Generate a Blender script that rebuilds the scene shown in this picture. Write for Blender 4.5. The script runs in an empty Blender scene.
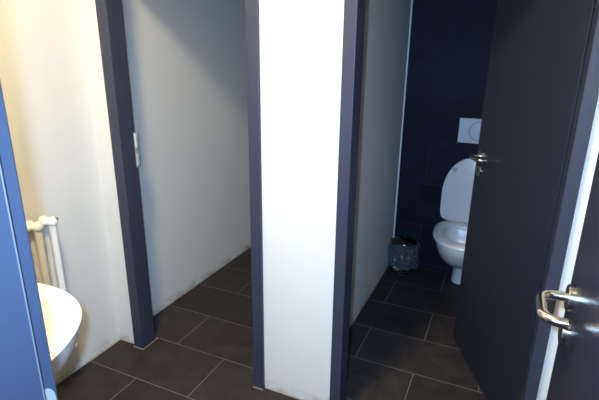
import bpy, bmesh, math, random
from mathutils import Vector, Matrix, noise
random.seed(7)
S = bpy.context.scene
C = S.collection

# ---------------------------------------------------------------- camera, light, exposure
YAW, PITCH, ROLL = 0.42366, 0.30743, 0.01119
F_PX = 457.1
cam_h = 1.482
cd = bpy.data.cameras.new('camera'); cam = bpy.data.objects.new('camera', cd); C.objects.link(cam)
cd.sensor_fit = 'HORIZONTAL'; cd.sensor_width = 36.0; cd.lens = 36.0*F_PX/599.0
cd.clip_start = 0.01; cd.clip_end = 50
sy, cy = math.sin(YAW), math.cos(YAW); sp, cp = math.sin(PITCH), math.cos(PITCH)
fw = Vector((-sy*cp, cy*cp, -sp)); rt = Vector((cy, sy, 0)); up = rt.cross(fw)
r2 = math.cos(ROLL)*rt + math.sin(ROLL)*up; u2 = -math.sin(ROLL)*rt + math.cos(ROLL)*up
cam.matrix_world = Matrix(((r2.x, u2.x, -fw.x, 0), (r2.y, u2.y, -fw.y, 0), (r2.z, u2.z, -fw.z, cam_h), (0, 0, 0, 1)))
S.camera = cam

w = bpy.data.worlds.new('corridor_air'); S.world = w; w.use_nodes = True
bg = w.node_tree.nodes['Background']
bg.inputs['Color'].default_value = (0.5, 0.62, 0.85, 1); bg.inputs['Strength'].default_value = 0.05

# the camera's own flash, a little left of and above the lens
FLASH_POWER = 172.0
ld = bpy.data.lights.new('camera_flash', 'SPOT'); ld.energy = FLASH_POWER; ld.color = (0.41, 0.67, 1.02)
ld.spot_size = math.radians(118); ld.spot_blend = 1.0
ld.shadow_soft_size = 0.014
lo = bpy.data.objects.new('camera_flash', ld); C.objects.link(lo); lo.location = (-0.050, 0.0, 1.515)
lo.rotation_euler = (math.radians(90-25), 0, YAW-math.radians(3))

LAMP_STRENGTH = 365.0
LAMP_POS = (-0.80, 0.48)

vs = S.view_settings
S.display_settings.display_device = 'sRGB'
vs.view_transform = 'Standard'; vs.look = 'None'; vs.exposure = 0.0; vs.gamma = 1.0; vs.use_curve_mapping = False

# ---------------------------------------------------------------- materials
def mat(name, col, rough=0.5, metal=0.0, bump=0.0, bscale=30.0, var=0.0, vscale=6.0, emit=None, coat=0.0, spec=0.5):
    m = bpy.data.materials.new(name); m.use_nodes = True
    nt = m.node_tree; b = nt.nodes['Principled BSDF']
    b.inputs['Base Color'].default_value = (*col, 1); b.inputs['Roughness'].default_value = rough
    b.inputs['Metallic'].default_value = metal; b.inputs['Coat Weight'].default_value = coat
    b.inputs['Specular IOR Level'].default_value = spec
    tc = nt.nodes.new('ShaderNodeTexCoord')
    n = nt.nodes.new('ShaderNodeTexNoise'); n.inputs['Scale'].default_value = vscale; n.inputs['Detail'].default_value = 5
    nt.links.new(tc.outputs['Object'], n.inputs['Vector'])
    r = nt.nodes.new('ShaderNodeMapRange')
    r.inputs['To Min'].default_value = 1-var; r.inputs['To Max'].default_value = 1+var
    nt.links.new(n.outputs['Fac'], r.inputs['Value'])
    mx = nt.nodes.new('ShaderNodeVectorMath'); mx.operation = 'SCALE'
    mx.inputs[0].default_value = col
    nt.links.new(r.outputs[0], mx.inputs['Scale'])
    nt.links.new(mx.outputs[0], b.inputs['Base Color'])
    if bump:
        n2 = nt.nodes.new('ShaderNodeTexNoise'); n2.inputs['Scale'].default_value = bscale; n2.inputs['Detail'].default_value = 4
        nt.links.new(tc.outputs['Object'], n2.inputs['Vector'])
        bp = nt.nodes.new('ShaderNodeBump'); bp.inputs['Strength'].default_value = bump; bp.inputs['Distance'].default_value = 0.002
        nt.links.new(n2.outputs['Fac'], bp.inputs['Height']); nt.links.new(bp.outputs[0], b.inputs['Normal'])
    if emit:
        b.inputs['Emission Color'].default_value = (*emit[0], 1); b.inputs['Emission Strength'].default_value = emit[1]
    return m

def tile_mat(name, col, grout, axes, loc, var, rough, mortar=0.0020, bump=0.55, spec=0.5):
    m = bpy.data.materials.new(name); m.use_nodes = True
    nt = m.node_tree; N = nt.nodes.new; L = nt.links.new; b = nt.nodes['Principled BSDF']
    b.inputs['Specular IOR Level'].default_value = spec
    tc = N('ShaderNodeTexCoord'); sx = N('ShaderNodeSeparateXYZ'); cx = N('ShaderNodeCombineXYZ')
    L(tc.outputs['Object'], sx.inputs[0]); L(sx.outputs[axes[0]], cx.inputs[0]); L(sx.outputs[axes[1]], cx.inputs[1])
    mp = N('ShaderNodeVectorMath'); mp.operation = 'ADD'; mp.inputs[1].default_value = loc; L(cx.outputs[0], mp.inputs[0])
    br = N('ShaderNodeTexBrick'); br.offset = 0.5; br.offset_frequency = 2; br.squash = 1.0
    br.inputs['Scale'].default_value = 1.0; br.inputs['Brick Width'].default_value = 0.5988; br.inputs['Row Height'].default_value = 0.3005
    br.inputs['Mortar Size'].default_value = mortar; br.inputs['Mortar Smooth'].default_value = 0.1; br.inputs['Bias'].default_value = 0.0
    br.inputs['Color1'].default_value = (0.85, 0.85, 0.85, 1); br.inputs['Color2'].default_value = (1.2, 1.2, 1.2, 1)
    br.inputs['Mortar'].default_value = (1, 1, 1, 1)
    L(mp.outputs[0], br.inputs['Vector'])
    n = N('ShaderNodeTexNoise'); n.inputs['Scale'].default_value = 9; n.inputs['Detail'].default_value = 8; n.inputs['Roughness'].default_value = 0.65
    n.inputs['Distortion'].default_value = 0.7
    L(tc.outputs['Object'], n.inputs['Vector'])
    r = N('ShaderNodeMapRange'); r.inputs['From Min'].default_value = 0.3; r.inputs['From Max'].default_value = 0.7
    r.inputs['To Min'].default_value = 1-var; r.inputs['To Max'].default_value = 1+var; L(n.outputs['Fac'], r.inputs['Value'])
    s1 = N('ShaderNodeVectorMath'); s1.operation = 'SCALE'; s1.inputs[0].default_value = col; L(r.outputs[0], s1.inputs['Scale'])
    s2 = N('ShaderNodeVectorMath'); s2.operation = 'MULTIPLY'; L(s1.outputs[0], s2.inputs[0]); L(br.outputs['Color'], s2.inputs[1])
    mx = N('ShaderNodeMix'); mx.data_type = 'RGBA'; L(br.outputs['Fac'], mx.inputs['Factor']); L(s2.outputs[0], mx.inputs['A'])
    mx.inputs['B'].default_value = (*grout, 1); L(mx.outputs['Result'], b.inputs['Base Color'])
    rr = N('ShaderNodeMapRange'); rr.inputs['To Min'].default_value = rough-0.08; rr.inputs['To Max'].default_value = rough+0.1
    L(n.outputs['Fac'], rr.inputs['Value'])
    mr = N('ShaderNodeMix'); mr.data_type = 'FLOAT'; L(br.outputs['Fac'], mr.inputs['Factor']); L(rr.outputs[0], mr.inputs['A']); mr.inputs['B'].default_value = 0.9
    L(mr.outputs[0], b.inputs['Roughness'])
    hh = N('ShaderNodeMath'); hh.operation = 'SUBTRACT'; L(n.outputs['Fac'], hh.inputs[0]); L(br.outputs['Fac'], hh.inputs[1])
    bp = N('ShaderNodeBump'); bp.inputs['Strength'].default_value = bump; bp.inputs['Distance'].default_value = 0.003
    L(hh.outputs[0], bp.inputs['Height']); L(bp.outputs[0], b.inputs['Normal'])
    return m

def wall_mat(name, col, dirt=(0.30, 0.19, 0.10), amount=0.75):
    """white plaster with grime and rusty smudges of its own shape along the floor"""
    m = bpy.data.materials.new(name); m.use_nodes = True
    nt = m.node_tree; N = nt.nodes.new; L = nt.links.new; b = nt.nodes['Principled BSDF']; b.inputs['Roughness'].default_value = 0.62
    b.inputs['Specular IOR Level'].default_value = 0.3
    tc = N('ShaderNodeTexCoord'); sx = N('ShaderNodeSeparateXYZ'); L(tc.outputs['Object'], sx.inputs[0])
    n = N('ShaderNodeTexNoise'); n.inputs['Scale'].default_value = 11; n.inputs['Detail'].default_value = 7; n.inputs['Roughness'].default_value = 0.7
    L(tc.outputs['Object'], n.inputs['Vector'])
    # splash line: height falls off in the first centimetres
    zf = N('ShaderNodeMapRange'); zf.inputs['From Min'].default_value = 0.0; zf.inputs['From Max'].default_value = 0.065
    zf.inputs['To Min'].default_value = 1.0; zf.inputs['To Max'].default_value = 0.0; L(sx.outputs['Z'], zf.inputs['Value'])
    nf = N('ShaderNodeMapRange'); nf.inputs['From Min'].default_value = 0.44; nf.inputs['From Max'].default_value = 0.60; L(n.outputs['Fac'], nf.inputs['Value'])
    mu = N('ShaderNodeMath'); mu.operation = 'MULTIPLY'; L(zf.outputs[0], mu.inputs[0]); L(nf.outputs[0], mu.inputs[1])
    m2 = N('ShaderNodeMath'); m2.operation = 'MULTIPLY'; m2.inputs[1].default_value = amount; L(mu.outputs[0], m2.inputs[0])
    # a thin old sealant line right on the floor
    sl = N('ShaderNodeMapRange'); sl.inputs['From Min'].default_value = 0.008; sl.inputs['From Max'].default_value = 0.012
    sl.inputs['To Min'].default_value = 0.45; sl.inputs['To Max'].default_value = 0.0; L(sx.outputs['Z'], sl.inputs['Value'])
    ad = N('ShaderNodeMath'); ad.operation = 'MAXIMUM'; L(m2.outputs[0], ad.inputs[0]); L(sl.outputs[0], ad.inputs[1])
    mx = N('ShaderNodeMix'); mx.data_type = 'RGBA'; L(ad.outputs[0], mx.inputs['Factor']); mx.inputs['A'].default_value = (*col, 1); mx.inputs['B'].default_value = (*dirt, 1)
    L(mx.outputs['Result'], b.inputs['Base Color'])
    n2 = N('ShaderNodeTexNoise'); n2.inputs['Scale'].default_value = 60; n2.inputs['Detail'].default_value = 5; L(tc.outputs['Object'], n2.inputs['Vector'])
    bp = N('ShaderNodeBump'); bp.inputs['Strength'].default_value = 0.15; bp.inputs['Distance'].default_value = 0.002
    L(n2.outputs['Fac'], bp.inputs['Height']); L(bp.outputs[0], b.inputs['Normal'])
    return m

M = {}
M['wall'] = wall_mat('white_plaster', (0.69, 0.69, 0.67))
M['ceiling'] = mat('ceiling_paint', (0.55, 0.55, 0.53), 0.7, bump=0.1)
M['floor'] = tile_mat('slate_floor_tiles', (0.028, 0.0235, 0.0235), (0.17, 0.145, 0.125), (0, 1), (0.255, -0.143, 0), 0.35, 0.55, spec=0.2)
M['walltile'] = tile_mat('slate_wall_tiles', (0.0115, 0.012, 0.024), (0.03, 0.033, 0.055), (0, 2), (0.165, -0.03, 0), 0.35, 0.55, spec=0.12)
M['frame'] = mat('navy_frame_enamel', (0.034, 0.041, 0.067), 0.42, var=0.05, spec=0.3)
M['entry'] = mat('navy_entrance_enamel', (0.035, 0.047, 0.080), 0.45, var=0.04)
M['door'] = mat('dark_laminate', (0.015, 0.018, 0.034), 0.45, bump=0.25, bscale=420, var=0.06)
M['neardoor'] = mat('dark_polished_laminate', (0.024, 0.024, 0.040), 0.26, bump=0.12, bscale=320, var=0.06)
M['edge'] = mat('door_edge_band', (0.03, 0.04, 0.08), 0.45)
M['steel'] = mat('brushed_steel', (0.62, 0.60, 0.56), 0.22, 1.0, bump=0.05, bscale=200)
M['strike'] = mat('zinc_plate', (0.75, 0.78, 0.82), 0.35, 0.7)
M['dark'] = mat('black_hole', (0.01, 0.01, 0.012), 0.6)
M['gasket'] = mat('grey_rubber_gasket', (0.10, 0.10, 0.12), 0.6)
M['ceramic'] = mat('white_ceramic', (0.74, 0.73, 0.71), 0.30)
M['seat'] = mat('white_seat_plastic', (0.74, 0.73, 0.73), 0.25)
M['bumper'] = mat('grey_rubber_bumper', (0.50, 0.53, 0.56), 0.3)
M['plate'] = mat('flush_plate_plastic', (0.62, 0.66, 0.70), 0.35)
M['rad'] = mat('radiator_enamel', (0.80, 0.79, 0.75), 0.3, bump=0.05, bscale=20)
M['chrome'] = mat('chrome', (0.75, 0.75, 0.76), 0.08, 1.0)
M['binsteel'] = mat('bin_steel', (0.16, 0.12, 0.11), 0.22, 1.0, bump=0.05)
M['binplastic'] = mat('black_plastic', (0.012, 0.012, 0.014), 0.45)
M['silicone'] = mat('pale_edge_profile', (0.75, 0.78, 0.80), 0.4)
M['opal'] = mat('opal_glass', (0.9, 0.9, 0.85), 0.4, emit=((1.0, 0.80, 0.50), LAMP_STRENGTH))
# thin clear plastic film
m = bpy.data.materials.new('clear_plastic_film'); m.use_nodes = True; nt = m.node_tree
nt.nodes.remove(nt.nodes['Principled BSDF']); out = nt.nodes['Material Output']
tr = nt.nodes.new('ShaderNodeBsdfTransparent'); tr.inputs[0].default_value = (0.86, 0.9, 0.95, 1)
gl = nt.nodes.new('ShaderNodeBsdfGlossy'); gl.inputs['Roughness'].default_value = 0.22; gl.inputs['Color'].default_value = (0.9, 0.95, 1, 1)
df = nt.nodes.new('ShaderNodeBsdfDiffuse'); df.inputs['Color'].default_value = (0.6, 0.66, 0.75, 1)
m1 = nt.nodes.new('ShaderNodeMixShader'); m1.inputs[0].default_value = 0.11
m2 = nt.nodes.new('ShaderNodeMixShader'); fr = nt.nodes.new('ShaderNodeLayerWeight'); fr.inputs['Blend'].default_value = 0.45
nt.links.new(tr.outputs[0], m1.inputs[1]); nt.links.new(df.outputs[0], m1.inputs[2])
nt.links.new(fr.outputs['Fresnel'], m2.inputs[0]); nt.links.new(m1.outputs[0], m2.inputs[1]); nt.links.new(gl.outputs[0], m2.inputs[2])
nt.links.new(m2.outputs[0], out.inputs['Surface'])
M['film'] = m

# ---------------------------------------------------------------- mesh helpers
def obj(name, bm, m, parent=None, smooth=False, angle=40):
    me = bpy.data.meshes.new(name)
    bmesh.ops.recalc_face_normals(bm, faces=bm.faces[:])
    if smooth:
        for f in bm.faces: f.smooth = True
        for e in bm.edges:
            if len(e.link_faces) == 2 and e.calc_face_angle(0) > math.radians(angle): e.smooth = False
    bm.to_mesh(me); bm.free(); me.materials.append(m)
    o = bpy.data.objects.new(name, me); C.objects.link(o)
    if parent is not None: o.parent = parent
    return o

def tag(o, label=None, cat=None, group=None, kind=None):
    if label: o['label'] = label
    if cat: o['category'] = cat
    if group: o['group'] = group
    if kind: o['kind'] = kind
    return o

def thing(name, label, cat, loc, rz=0.0, group=None):
    o = bpy.data.objects.new(name, None); C.objects.link(o); o.location = loc; o.rotation_euler = (0, 0, rz)
    o.empty_display_size = 0.05
    return tag(o, label, cat, group)

def box(bm, lo, hi, bev=0.0, seg=2):
    vs_ = [bm.verts.new((x, y, z)) for z in (lo[2], hi[2]) for y in (lo[1], hi[1]) for x in (lo[0], hi[0])]
    fs = [bm.faces.new([vs_[i] for i in q]) for q in ((0, 2, 3, 1), (4, 5, 7, 6), (0, 1, 5, 4), (2, 6, 7, 3), (0, 4, 6, 2), (1, 3, 7, 5))]
    if bev > 0:
        es = list({e for f in fs for e in f.edges})
        bmesh.ops.bevel(bm, geom=es, offset=bev, segments=seg, affect='EDGES', profile=0.5)
    return bm

def bx(lo, hi, bev=0.0, seg=2): return box(bmesh.new(), lo, hi, bev, seg)

def loft(bm, rings, cap0=True, cap1=True, closed=True):
    rv = [[bm.verts.new(p) for p in r] for r in rings]
    n = len(rv[0])
    for a, b in zip(rv, rv[1:]):
        for i in range(n if closed else n-1):
            j = (i+1) % n
            bm.faces.new((a[i], a[j], b[j], b[i]))
    if cap0: bm.faces.new(rv[0][::-1])
    if cap1: bm.faces.new(rv[-1])
    return rv

def tube(bm, path, r, n=12, cap=True):
    path = [Vector(p) for p in path]
    rs = r if isinstance(r, (list, tuple)) else [r]*len(path)
    rings = []; prev = None
    for i, p in enumerate(path):
        t = (path[min(i+1, len(path)-1)] - path[max(i-1, 0)]).normalized()
        if prev is None:
            a = Vector((0, 0, 1)) if abs(t.z) < 0.9 else Vector((1, 0, 0))
            u = t.cross(a).normalized()
        else:
            u = (prev - t*prev.dot(t)).normalized()
        prev = u; v = t.cross(u)
        rings.append([p + (u*math.cos(2*math.pi*k/n) + v*math.sin(2*math.pi*k/n))*rs[i] for k in range(n)])
    loft(bm, rings, cap, cap)
    return bm

def rounded_path(pts, rad, seg=6):
    pts = [Vector(p) for p in pts]; out = [pts[0]]
    for a, b, c in zip(pts, pts[1:], pts[2:]):
        d1 = (a-b).normalized(); d2 = (c-b).normalized()
        p0 = b+d1*rad; p1 = b+d2*rad
        for k in range(seg+1):
            t = k/seg
            out.append((1-t)**2*p0 + 2*t*(1-t)*b + t*t*p1)
    out.append(pts[-1]); return out

def lathe(bm, prof, n=32, axis='z', origin=(0, 0, 0)):
    o = Vector(origin); rings = []
    for r, h in prof:
        ring = []
        for k in range(n):
            a = 2*math.pi*k/n; c, s = r*math.cos(a), r*math.sin(a)
            ring.append(o + (Vector((c, s, h)) if axis == 'z' else Vector((h, c, s)) if axis == 'x' else Vector((c, h, s))))
        rings.append(ring)
    loft(bm, rings, prof[0][0] > 1e-6, prof[-1][0] > 1e-6)
    bmesh.ops.remove_doubles(bm, verts=bm.verts[:], dist=1e-6)
    return bm

# ---------------------------------------------------------------- the setting
XL, XR = -1.753, 0.300          # left wall face, right wall face
Y1 = 1.547                      # front wall, vestibule face
YB = 3.170                      # tiled back wall
ZC = 2.76
struct = lambda name, bm, m, label, cat, parent=None, smooth=False: tag(obj(name, bm, m, parent, smooth), label, cat, kind='structure')

struct('floor', bx((XL-0.1, -0.9, -0.06), (XR+0.1, YB+0.1, 0)), M['floor'], 'dark brown slate floor tiles with pale grout through both stalls', 'floor')
struct('ceiling', bx((XL-0.1, 0.20, ZC), (XR+0.1, YB+0.1, ZC+0.06)), M['ceiling'], 'plain ceiling above the washroom', 'ceiling')
struct('wall_left', bx((XL-0.1, 0.20, 0), (XL, YB, ZC)), M['wall'], 'white plaster wall on the left with the radiator', 'wall')
struct('wall_right', bx((XR, 0.20, 0), (XR+0.1, YB, ZC)), M['wall'], 'white plaster wall behind the near door', 'wall')
struct('wall_back', bx((XL, YB, 0), (XR, YB+0.1, ZC)), M['walltile'], 'dark slate tiled wall behind the toilet', 'wall')
bm = bmesh.new()
box(bm, (XL, Y1, 0), (-1.627, 1.617, ZC)); box(bm, (-0.868, Y1, 0), (-0.526, 1.617, ZC)); box(bm, (0.213, Y1, 0), (XR, 1.617, ZC))
box(bm, (-1.627, Y1, 2.037), (-0.866, 1.617, ZC)); box(bm, (-0.526, Y1, 2.037), (0.213, 1.617, ZC))
struct('wall_front', bm, M['wall'], 'white wall with the two stall openings and the bright pier between', 'wall')
struct('wall_middle', bx((-0.735, 1.617, 0), (-0.660, YB, ZC)), M['wall'], 'pale partition wall between the two toilet stalls', 'wall')
bm = bmesh.new()
box(bm, (XL, 0.215, 0), (-0.565, 0.345, ZC)); box(bm, (-0.565, 0.215, 2.055), (0.245, 0.345, ZC)); box(bm, (0.245, 0.215, 0), (XR, 0.345, ZC))
struct('wall_near', bm, M['wall'], 'entrance wall that carries the washbasin', 'wall')

def frame(name, x0, x1, label, fw_=0.047):
    """steel wrap-around frame: two jambs and a head, x0..x1 the clear opening"""
    y0, y1 = 1.532, 1.624; fr_ = 0.0385 if x1 > 0 else 0.050
    bm = bmesh.new()
    # continuous profile swept: each member a bevelled box with a rebate step on the stall side
    box(bm, (x0-fw_, y0, 0.0), (x0, y1, 2.0), 0.003)
    box(bm, (x1, y0, 0.0), (x1+fr_, y1, 2.0), 0.003)
    box(bm, (x0-fw_, y0, 2.0), (x1+fr_, y1, 2.045), 0.003)
    box(bm, (x0-fw_, y1-0.001, 0.0), (x0-0.014, y1+0.012, 2.0), 0.002)
    box(bm, (x1+0.014, y1-0.001, 0.0), (x1+fr_, y1+0.012, 2.0), 0.002)
    return struct(name, bm, M['frame'], label, 'door frame')
trim1 = frame('trim_1', -1.581, -0.914, 'navy steel frame around the empty left stall opening', 0.060)
trim2 = frame('trim_2', -0.493, 0.182, 'navy steel frame around the right stall opening')

# strike plate on the left jamb of the left opening
sp_ = obj('strike_plate', box(box(bx((-1.5825, 1.620, 1.055), (-1.5735, 1.636, 1.122), 0.002), (-1.5825, 1.620, 0.972), (-1.5755, 1.636, 1.025), 0.002),
          (-1.5812, 1.614, 0.962), (-1.5790, 1.634, 1.128), 0.0008), M['strike'], trim1); sp_['label'] = 'silvery latch plate on the jamb'

# entrance frame: reveal, rebate, gasket
bm = bmesh.new()
prof = [(-0.565, 0.205), (-0.510, 0.205), (-0.510, 0.3145), (-0.530, 0.3145), (-0.530, 0.345), (-0.532, 0.348), (-0.590, 0.348), (-0.590, 0.336), (-0.565, 0.336)]
loft(bm, [[(x, y, 0) for x, y in prof], [(x, y, 2.02) for x, y in prof]])
prof = [(0.250, 0.205), (0.205, 0.205), (0.205, 0.215), (0.225, 0.3145), (0.225, 0.348), (0.272, 0.348), (0.272, 0.336), (0.250, 0.336)]
loft(bm, [[(x, y, 0) for x, y in prof], [(x, y, 2.02) for x, y in prof]])
box(bm, (-0.59, 0.205, 2.02), (0.272, 0.348, 2.065), 0.002)
trim3 = struct('trim_3', bm, M['entry'], 'bright blue entrance door frame at the left edge of the picture', 'door frame')
gk = obj('gasket', tube(bmesh.new(), [(-0.5105, 0.3155, 0), (-0.5105, 0.3155, 2.02)], 0.0014, 8), M['gasket'], trim3, True); gk['label'] = 'thin grey rubber gasket'
bm = bmesh.new()
outl = []
for k in range(9):
    a = math.pi*k/8; outl.append((0.330+0.0125*math.cos(a), 1.020+0.020*math.sin(a)))
outl += [(0.3175, 0.86), (0.3425, 0.86)]
loft(bm, [[(-0.5300, y, z) for y, z in outl], [(-0.5275, y, z) for y, z in outl]])
k_ = obj('strike_plate', bm, M['strike'], trim3); k_['label'] = 'shiny rounded latch plate'

# pale edge profile in the far left corner of the right stall
struct('trim_4', bx((-0.661, YB-0.010, 0), (-0.652, YB+0.001, ZC), 0.001), M['silicone'], 'thin pale corner strip between partition and dark tiles', 'trim')
# sealant fillets at the feet of the jambs
bm = bmesh.new()
box(bm, (-1.644, 1.5275, 0), (-1.578, 1.533, 0.003)); box(bm, (-1.582, 1.5275, 0), (-1.5775, 1.640, 0.003))
box(bm, (-0.917, 1.5275, 0), (-0.866, 1.533, 0.003))
struct('trim_5', bm, mat('old_sealant', (0.24, 0.22, 0.19), 0.7), 'pale sealant bead around the foot of the left jambs', 'trim')

# ---------------------------------------------------------------- doors
def lever(parent, origin, out, along, down=True):
    """rosette, u-shaped lever and key rosette; out = unit vector off the leaf, along = direction the lever runs"""
    o = Vector(origin); n = Vector(out).normalized(); a = Vector(along).normalized(); z = Vector((0, 0, 1))
    def disc(cz, r, t):
        bm = bmesh.new(); c = o + z*cz; rings = []
        for rr, h in ((r, 0.0), (r, t-0.002), (r-0.002, t)):
            rings.append([c + n*h + (a*math.cos(2*math.pi*k/32) + z*math.sin(2*math.pi*k/32))*rr for k in range(32)])
        loft(bm, rings); return bm
    obj('rosette', disc(0, 0.026, 0.009), M['steel'], parent, True)
    path = rounded_path([o+n*0.004, o+n*0.054, o+n*0.054+a*0.104, o+n*0.016+a*0.104], 0.030, 10)
    lv = obj('lever_handle', tube(bmesh.new(), path, 0.0092, 16), M['steel'], parent, True)
    lv['label'] = 'round bar lever handle in brushed steel'
    kr = obj('key_rosette', disc(-0.072, 0.026, 0.008), M['steel'], parent, True)
    bm = bmesh.new(); c = o - z*0.072
    rings = [[c + n*h + a*0.0085*math.cos(2*math.pi*k/16)*0.5 + z*0.017*math.sin(2*math.pi*k/16) for k in range(16)] for h in (0.006, 0.0086)]
    loft(bm, rings); obj('keyhole', bm, M['dark'], kr)

# near door: leaf stands open at right angles into the vestibule
d1 = struct('door_1', bx((0.1550, 0.232, 0.010), (0.1950, 0.957, 2.005), 0.0015), M['neardoor'], 'near dark polished entrance door, open, at the right edge', 'door')
lever(d1, (0.1550, 0.912, 1.050), (-1, 0, 0), (0, -1, 0))
for z in (0.25, 1.78):
    obj('hinge', tube(bmesh.new(), [(0.197, 0.226, z-0.05), (0.197, 0.226, z+0.05)], 0.008, 12), M['steel'], d1, True)

# far door: leaf swung into the right stall
A = Vector((0.180, 1.668, 0)); B = Vector((-0.115, 2.341, 0)); d = (B-A).normalized(); nn = Vector((-d.y, d.x, 0))
if nn.dot(Vector((-1, -1, 0))) < 0: nn = -nn
bm = bmesh.new(); box(bm, (0, 0, 0.010), ((B-A).length, 0.040, 1.995), 0.0015)
rotM = Matrix(((d.x, -nn.x, 0, A.x), (d.y, -nn.y, 0, A.y), (0, 0, 1, 0), (0, 0, 0, 1)))
bm.transform(rotM)
d2 = struct('door_2', bm, M['door'], 'dark stall door swung open in front of the toilet', 'door')
lever(d2, B - d*0.055 + Vector((0, 0, 1.035)), nn, -d)
for z in (0.25, 1.75):
    obj('hinge', tube(bmesh.new(), [(0.188, 1.646, z-0.045), (0.188, 1.646, z+0.045)], 0.008, 12), M['steel'], d2, True)

# ---------------------------------------------------------------- ceiling lamp of the washroom
lamp = thing('ceiling_lamp', 'round opal glass ceiling lamp above the washroom', 'lamp', (LAMP_POS[0], LAMP_POS[1], ZC))
obj('base', lathe(bmesh.new(), [(0.14, 0.0), (0.14, -0.02), (0.135, -0.025)], 40), M['rad'], lamp, True)
obj('lamp_shade', lathe(bmesh.new(), [(0.125, -0.0255), (0.125, -0.032), (0.115, -0.042), (0.085, -0.052), (0.045, -0.057), (0.0, -0.058)], 40), M['opal'], lamp, True, 80)

# ---------------------------------------------------------------- radiator
RY0, NSEC, RP = 1.190, 8, 0.066
rad = thing('radiator', 'cream white column radiator on the left wall beside the washbasin', 'radiator', (XL, RY0, 0))
def section():
    bm = bmesh.new()
    zb, zt = 0.22, 0.812
    xs = (0.048, 0.098)
    for x in xs:
        tube(bm, [(x, 0, zb), (x, 0, zb+0.04), (x, 0, zt-0.04), (x, 0, zt)], [0.017, 0.0150, 0.0150, 0.017], 16)
    for z in (zb, zt):
        tube(bm, [(0.028, 0, z), (0.033, 0, z), (0.048, 0, z+0.003), (0.073, 0, z-0.004), (0.098, 0, z+0.003), (0.113, 0, z), (0.119, 0, z)],
             [0.008, 0.016, 0.021, 0.018, 0.021, 0.016, 0.008], 16)
        tube(bm, [(0.073, -0.034, z), (0.073, 0.028, z)], 0.015, 16)
    return bm
first = obj('section', section(), M['rad'], rad, True, 60)
for k in range(1, NSEC):
    c = first.copy(); C.objects.link(c); c.parent = rad; c.location = (0, -RP*k, 0)
vl = obj('vent_plug', tube(tube(bmesh.new(), [(0.073, 0.028, 0.812), (0.073, 0.036, 0.812)], 0.012, 8), [(0.073, 0.036, 0.812), (0.073, 0.046, 0.812)], 0.005, 8), M['chrome'], rad, True)
vl['label'] = 'small metal vent plug'
for y in (-0.10, -0.43):
    for z in (0.30, 0.76): obj('wall_bracket', bx((0.0, y-0.008, z-0.01), (0.045, y+0.008, z+0.01), 0.002), M['rad'], rad)

# ---------------------------------------------------------------- washbasin on the entrance wall
SX, SY, SW, SD, SZ = -1.107, 0.3455, 0.305, 0.420, 0.855
sink = thing('washbasin', 'white ceramic washbasin seen behind the blue door frame', 'washbasin', (SX, SY, 0))
def dshape(wd, dp, z, y0=0.0, n=48, ex=2.35):
    """D outline: straight edge along the wall, rounded front"""
    pts = []
    for k in range(n):
        t = math.pi*k/(n-1)
        c, s = math.cos(t), math.sin(t)
        pts.append((wd*math.copysign(abs(c)**(2/ex), c), y0 + dp*(abs(s)**(2/ex)), z))
    return pts
bm = bmesh.new()
rings = [dshape(0.06, 0.15, SZ-0.185), dshape(0.15, 0.255, SZ-0.178), dshape(0.22, 0.33, SZ-0.150), dshape(0.265, 0.378, SZ-0.105), dshape(0.292, 0.406, SZ-0.055),
         dshape(0.302, 0.417, SZ-0.018), dshape(SW, SD, SZ-0.006), dshape(0.300, 0.416, SZ),
         dshape(0.262, 0.305, SZ-0.002, 0.072), dshape(0.243, 0.290, SZ-0.010, 0.076), dshape(0.215, 0.262, SZ-0.050, 0.085), dshape(0.165, 0.21, SZ-0.095, 0.10), dshape(0.09, 0.13, SZ-0.122, 0.13), dshape(0.02, 0.03, SZ-0.130, 0.18)]
loft(bm, rings)
obj('basin', bm, M['ceramic'], sink, True, 50)
dr = obj('drain', lathe(bmesh.new(), [(0.024, 0), (0.024, 0.004), (0.018, 0.005), (0.0, 0.002)], 20, origin=(0, 0.195, SZ-0.129)), M['chrome'], sink, True)
tap = bmesh.new()
lathe(tap, [(0.024, SZ-0.003), (0.024, SZ+0.03), (0.020, SZ+0.06), (0.022, SZ+0.085), (0.012, SZ+0.095)], 20, origin=(0, 0.038, 0))
tube(tap, rounded_path([(0, 0.038, SZ+0.035), (0, 0.15, SZ+0.055), (0, 0.155, SZ+0.035)], 0.012), 0.011, 12)
tp = obj('tap', tap, M['chrome'], sink, True)
obj('tap_lever', tube(bmesh.new(), [(0, 0.036, SZ+0.093), (0, 0.05, SZ+0.105), (0, 0.11, SZ+0.118)], [0.010, 0.009, 0.006], 10), M['chrome'], tp, True)
tb = bmesh.new()
tube(tb, [(0, 0.195, SZ-0.15), (0, 0.195, SZ-0.26)], 0.016, 12); lathe(tb, [(0.030, SZ-0.36), (0.033, SZ-0.35), (0.033, SZ-0.26), (0.024, SZ-0.25)], 20, origin=(0, 0.195, 0))
tube(tb, [(0, 0.195, SZ-0.29), (0, 0.002, SZ-0.29)], 0.016, 12)
obj('bottle_trap', tb, M['chrome'], sink, True)

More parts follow.
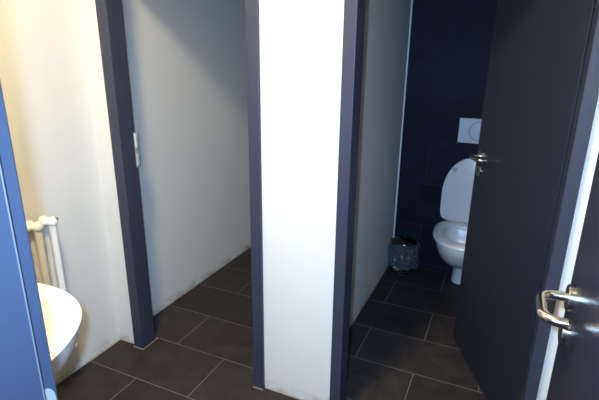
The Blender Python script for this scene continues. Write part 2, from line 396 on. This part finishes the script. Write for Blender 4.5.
# ---------------------------------------------------------------- toilet
TX = -0.155
wc = thing('toilet', 'white toilet with its lid raised against the dark tiled wall', 'toilet', (TX, YB, 0))
def egg(wd, yb, yf, z, n=56, eb=3.2, split=0.40):
    """egg outline; yb back, yf front (negative y is forward); widest at split from the back"""
    ym = yb + (yf-yb)*split; pts = []
    for k in range(n):
        t = 2*math.pi*k/n; c, s = math.cos(t), math.sin(t)
        if s >= 0:
            pts.append((wd*math.copysign(abs(c)**(2/eb), c), ym + (yb-ym)*abs(s)**(2/eb), z))
        else:
            pts.append((wd*math.copysign(abs(c)**(2/2.15), c), ym - (ym-yf)*abs(s)**(2/2.15), z))
    return pts
bm = bmesh.new()
rings = [egg(0.062, -0.030, -0.165, 0.0), egg(0.058, -0.030, -0.160, 0.03), egg(0.055, -0.026, -0.165, 0.10), egg(0.060, -0.022, -0.19, 0.15), egg(0.095, -0.018, -0.30, 0.185),
         egg(0.130, -0.012, -0.40, 0.225), egg(0.155, -0.008, -0.465, 0.275), egg(0.170, -0.004, -0.51, 0.33), egg(0.177, -0.002, -0.535, 0.375), egg(0.178, -0.002, -0.54, 0.398),
         egg(0.172, -0.006, -0.534, 0.404),
         egg(0.135, -0.135, -0.485, 0.402), egg(0.125, -0.145, -0.472, 0.385), egg(0.115, -0.155, -0.450, 0.33), egg(0.09, -0.18, -0.40, 0.27), egg(0.055, -0.21, -0.34, 0.235), egg(0.02, -0.25, -0.30, 0.228)]
loft(bm, rings)
obj('bowl', bm, M['ceramic'], wc, True, 60)
bm = bmesh.new()
prof = [(0.0, 0.4055), (0.002, 0.418), (0.010, 0.4245)]
o_rings = [egg(0.190-i, -0.075-i, -0.555+i, z) for i, z in prof]
i_rings = [egg(0.118+i, -0.165+i, -0.465-i, z) for i, z in ((0.014, 0.4245), (0.004, 0.419), (0.0, 0.4055))]
rv = loft(bm, o_rings+i_rings, False, False)
for i in range(56):
    j = (i+1) % 56; bm.faces.new((rv[-1][i], rv[-1][j], rv[0][j], rv[0][i]))
obj('seat', bm, M['seat'], wc, True, 50)
# lid, hinged at the back and leaning on the wall
bm = bmesh.new()
rings = [egg(0.176, -0.006, -0.436, 0.0, eb=7), egg(0.184, 0.0, -0.443, 0.004, eb=7), egg(0.185, 0.0, -0.445, 0.012, eb=7), egg(0.178, -0.006, -0.438, 0.018, eb=7)]
loft(bm, rings)
ang = math.radians(-96)
lid_m = Matrix.Translation((0, -0.096, 0.421)) @ Matrix.Rotation(math.radians(-88), 4, 'X')
bm.transform(lid_m)
lid = obj('lid', bm, M['seat'], wc, True, 50)
for x, y in ((-0.118, -0.362), (0.118, -0.362)):
    b2 = bmesh.new(); loft(b2, [[(x+rr*0.017*math.cos(t*math.pi/8), y+rr*0.013*math.sin(t*math.pi/8), h) for t in range(16)] for rr, h in ((1, 0.001), (1, -0.005), (0.7, -0.009))])
    b2.transform(lid_m); obj('bumper', b2, M['bumper'], lid, True)
for x in (-0.075, 0.075):
    obj('hinge', tube(bmesh.new(), [(x-0.02, -0.088, 0.418), (x+0.02, -0.088, 0.418)], 0.012, 14), M['seat'], wc, True)

# flush plate
fp = thing('flush_plate', 'pale flush plate with a round button above the toilet', 'flush plate', (-0.163, YB, 1.023))
obj('plate', bx((-0.123, -0.012, -0.080), (0.123, 0, 0.080), 0.003), M['plate'], fp)
for s in (1,):
    bm = bmesh.new()
    for r0, r1 in ((0.056, 0.060),):
        n = 40
        rr = [[(r*math.cos(2*math.pi*k/n), y, r*math.sin(2*math.pi*k/n)) for k in range(n)] for r, y in ((r0, -0.012), (r0, -0.0155), (r1, -0.0155), (r1, -0.012))]
        loft(bm, rr, False, False)
    obj('button_ring', bm, mat('dark_seam_plastic', (0.20, 0.24, 0.28), 0.4), fp, True)
    bm = bmesh.new(); loft(bm, [[(r*math.cos(2*math.pi*k/40), y, r*math.sin(2*math.pi*k/40)) for k in range(40)] for r, y in ((0.056, -0.012), (0.055, -0.0165), (0.04, -0.0175))])
    obj('button', bm, M['plate'], fp, True)

# ---------------------------------------------------------------- pedal bin and the clear bag over it
BX, BY = -0.557, 3.065
pb = thing('pedal_bin', 'small round steel pedal bin in the corner left of the toilet', 'bin', (BX, BY, 0), math.radians(10))
obj('body', lathe(bmesh.new(), [(0.080, 0.018), (0.083, 0.022), (0.084, 0.205), (0.086, 0.210), (0.082, 0.212)], 40), M['binsteel'], pb, True)
obj('base', lathe(bmesh.new(), [(0.086, 0.0), (0.088, 0.004), (0.087, 0.018), (0.082, 0.022)], 40), M['binplastic'], pb, True)
ld_ = obj('lid', lathe(bmesh.new(), [(0.087, 0.2125), (0.088, 0.220), (0.084, 0.229), (0.068, 0.243), (0.042, 0.253), (0.015, 0.257), (0.0, 0.2575)], 40), M['binsteel'], pb, True)
obj('knob', lathe(bmesh.new(), [(0.012, 0.257), (0.012, 0.264), (0.008, 0.268), (0, 0.269)], 16), M['binplastic'], ld_, True)
obj('pedal', bx((-0.022, -0.118, 0.006), (0.022, -0.082, 0.014), 0.003), M['binplastic'], pb)

bm = bmesh.new(); rings = []
n = 110; NB = 24
for i in range(NB):
    t = i/(NB-1); z = 0.222 - 0.186*t
    ring = []
    for k in range(n):
        a = 2*math.pi*k/n; c_, s_ = math.cos(a), math.sin(a)
        f = noise.noise(Vector((c_*2.2, s_*2.2, z*9)))
        # sharp creases: ridged noise
        g = 1-abs(noise.noise(Vector((c_*5.5, s_*5.5, z*38+3))))*2.2
        g2 = 1-abs(noise.noise(Vector((c_*11+4, s_*11, z*70))))*2.2
        r = 0.091 + 0.013*math.sin(math.pi*min(1, 0.12+t))**0.6 + 0.016*f + 0.009*g + 0.004*g2
        if i == 0: r = 0.0895 + 0.008*max(0, f)
        r = max(r, 0.0885)
        zz = z + 0.020*noise.noise(Vector((c_*2.5, s_*2.5, 9)))*t + (0.020*noise.noise(Vector((c_*4, s_*4, 2))) if i < 2 else 0)
        ring.append((max(r*c_, -0.0985), min(r*s_, 0.1020), zz))
    rings.append(ring)
loft(bm, rings, False, False)
bag = obj('plastic_bag', bm, M['film'], None, True, 25); bag.location = (BX, BY, 0)
tag(bag, 'crumpled clear plastic bag hanging around the pedal bin', 'plastic bag')
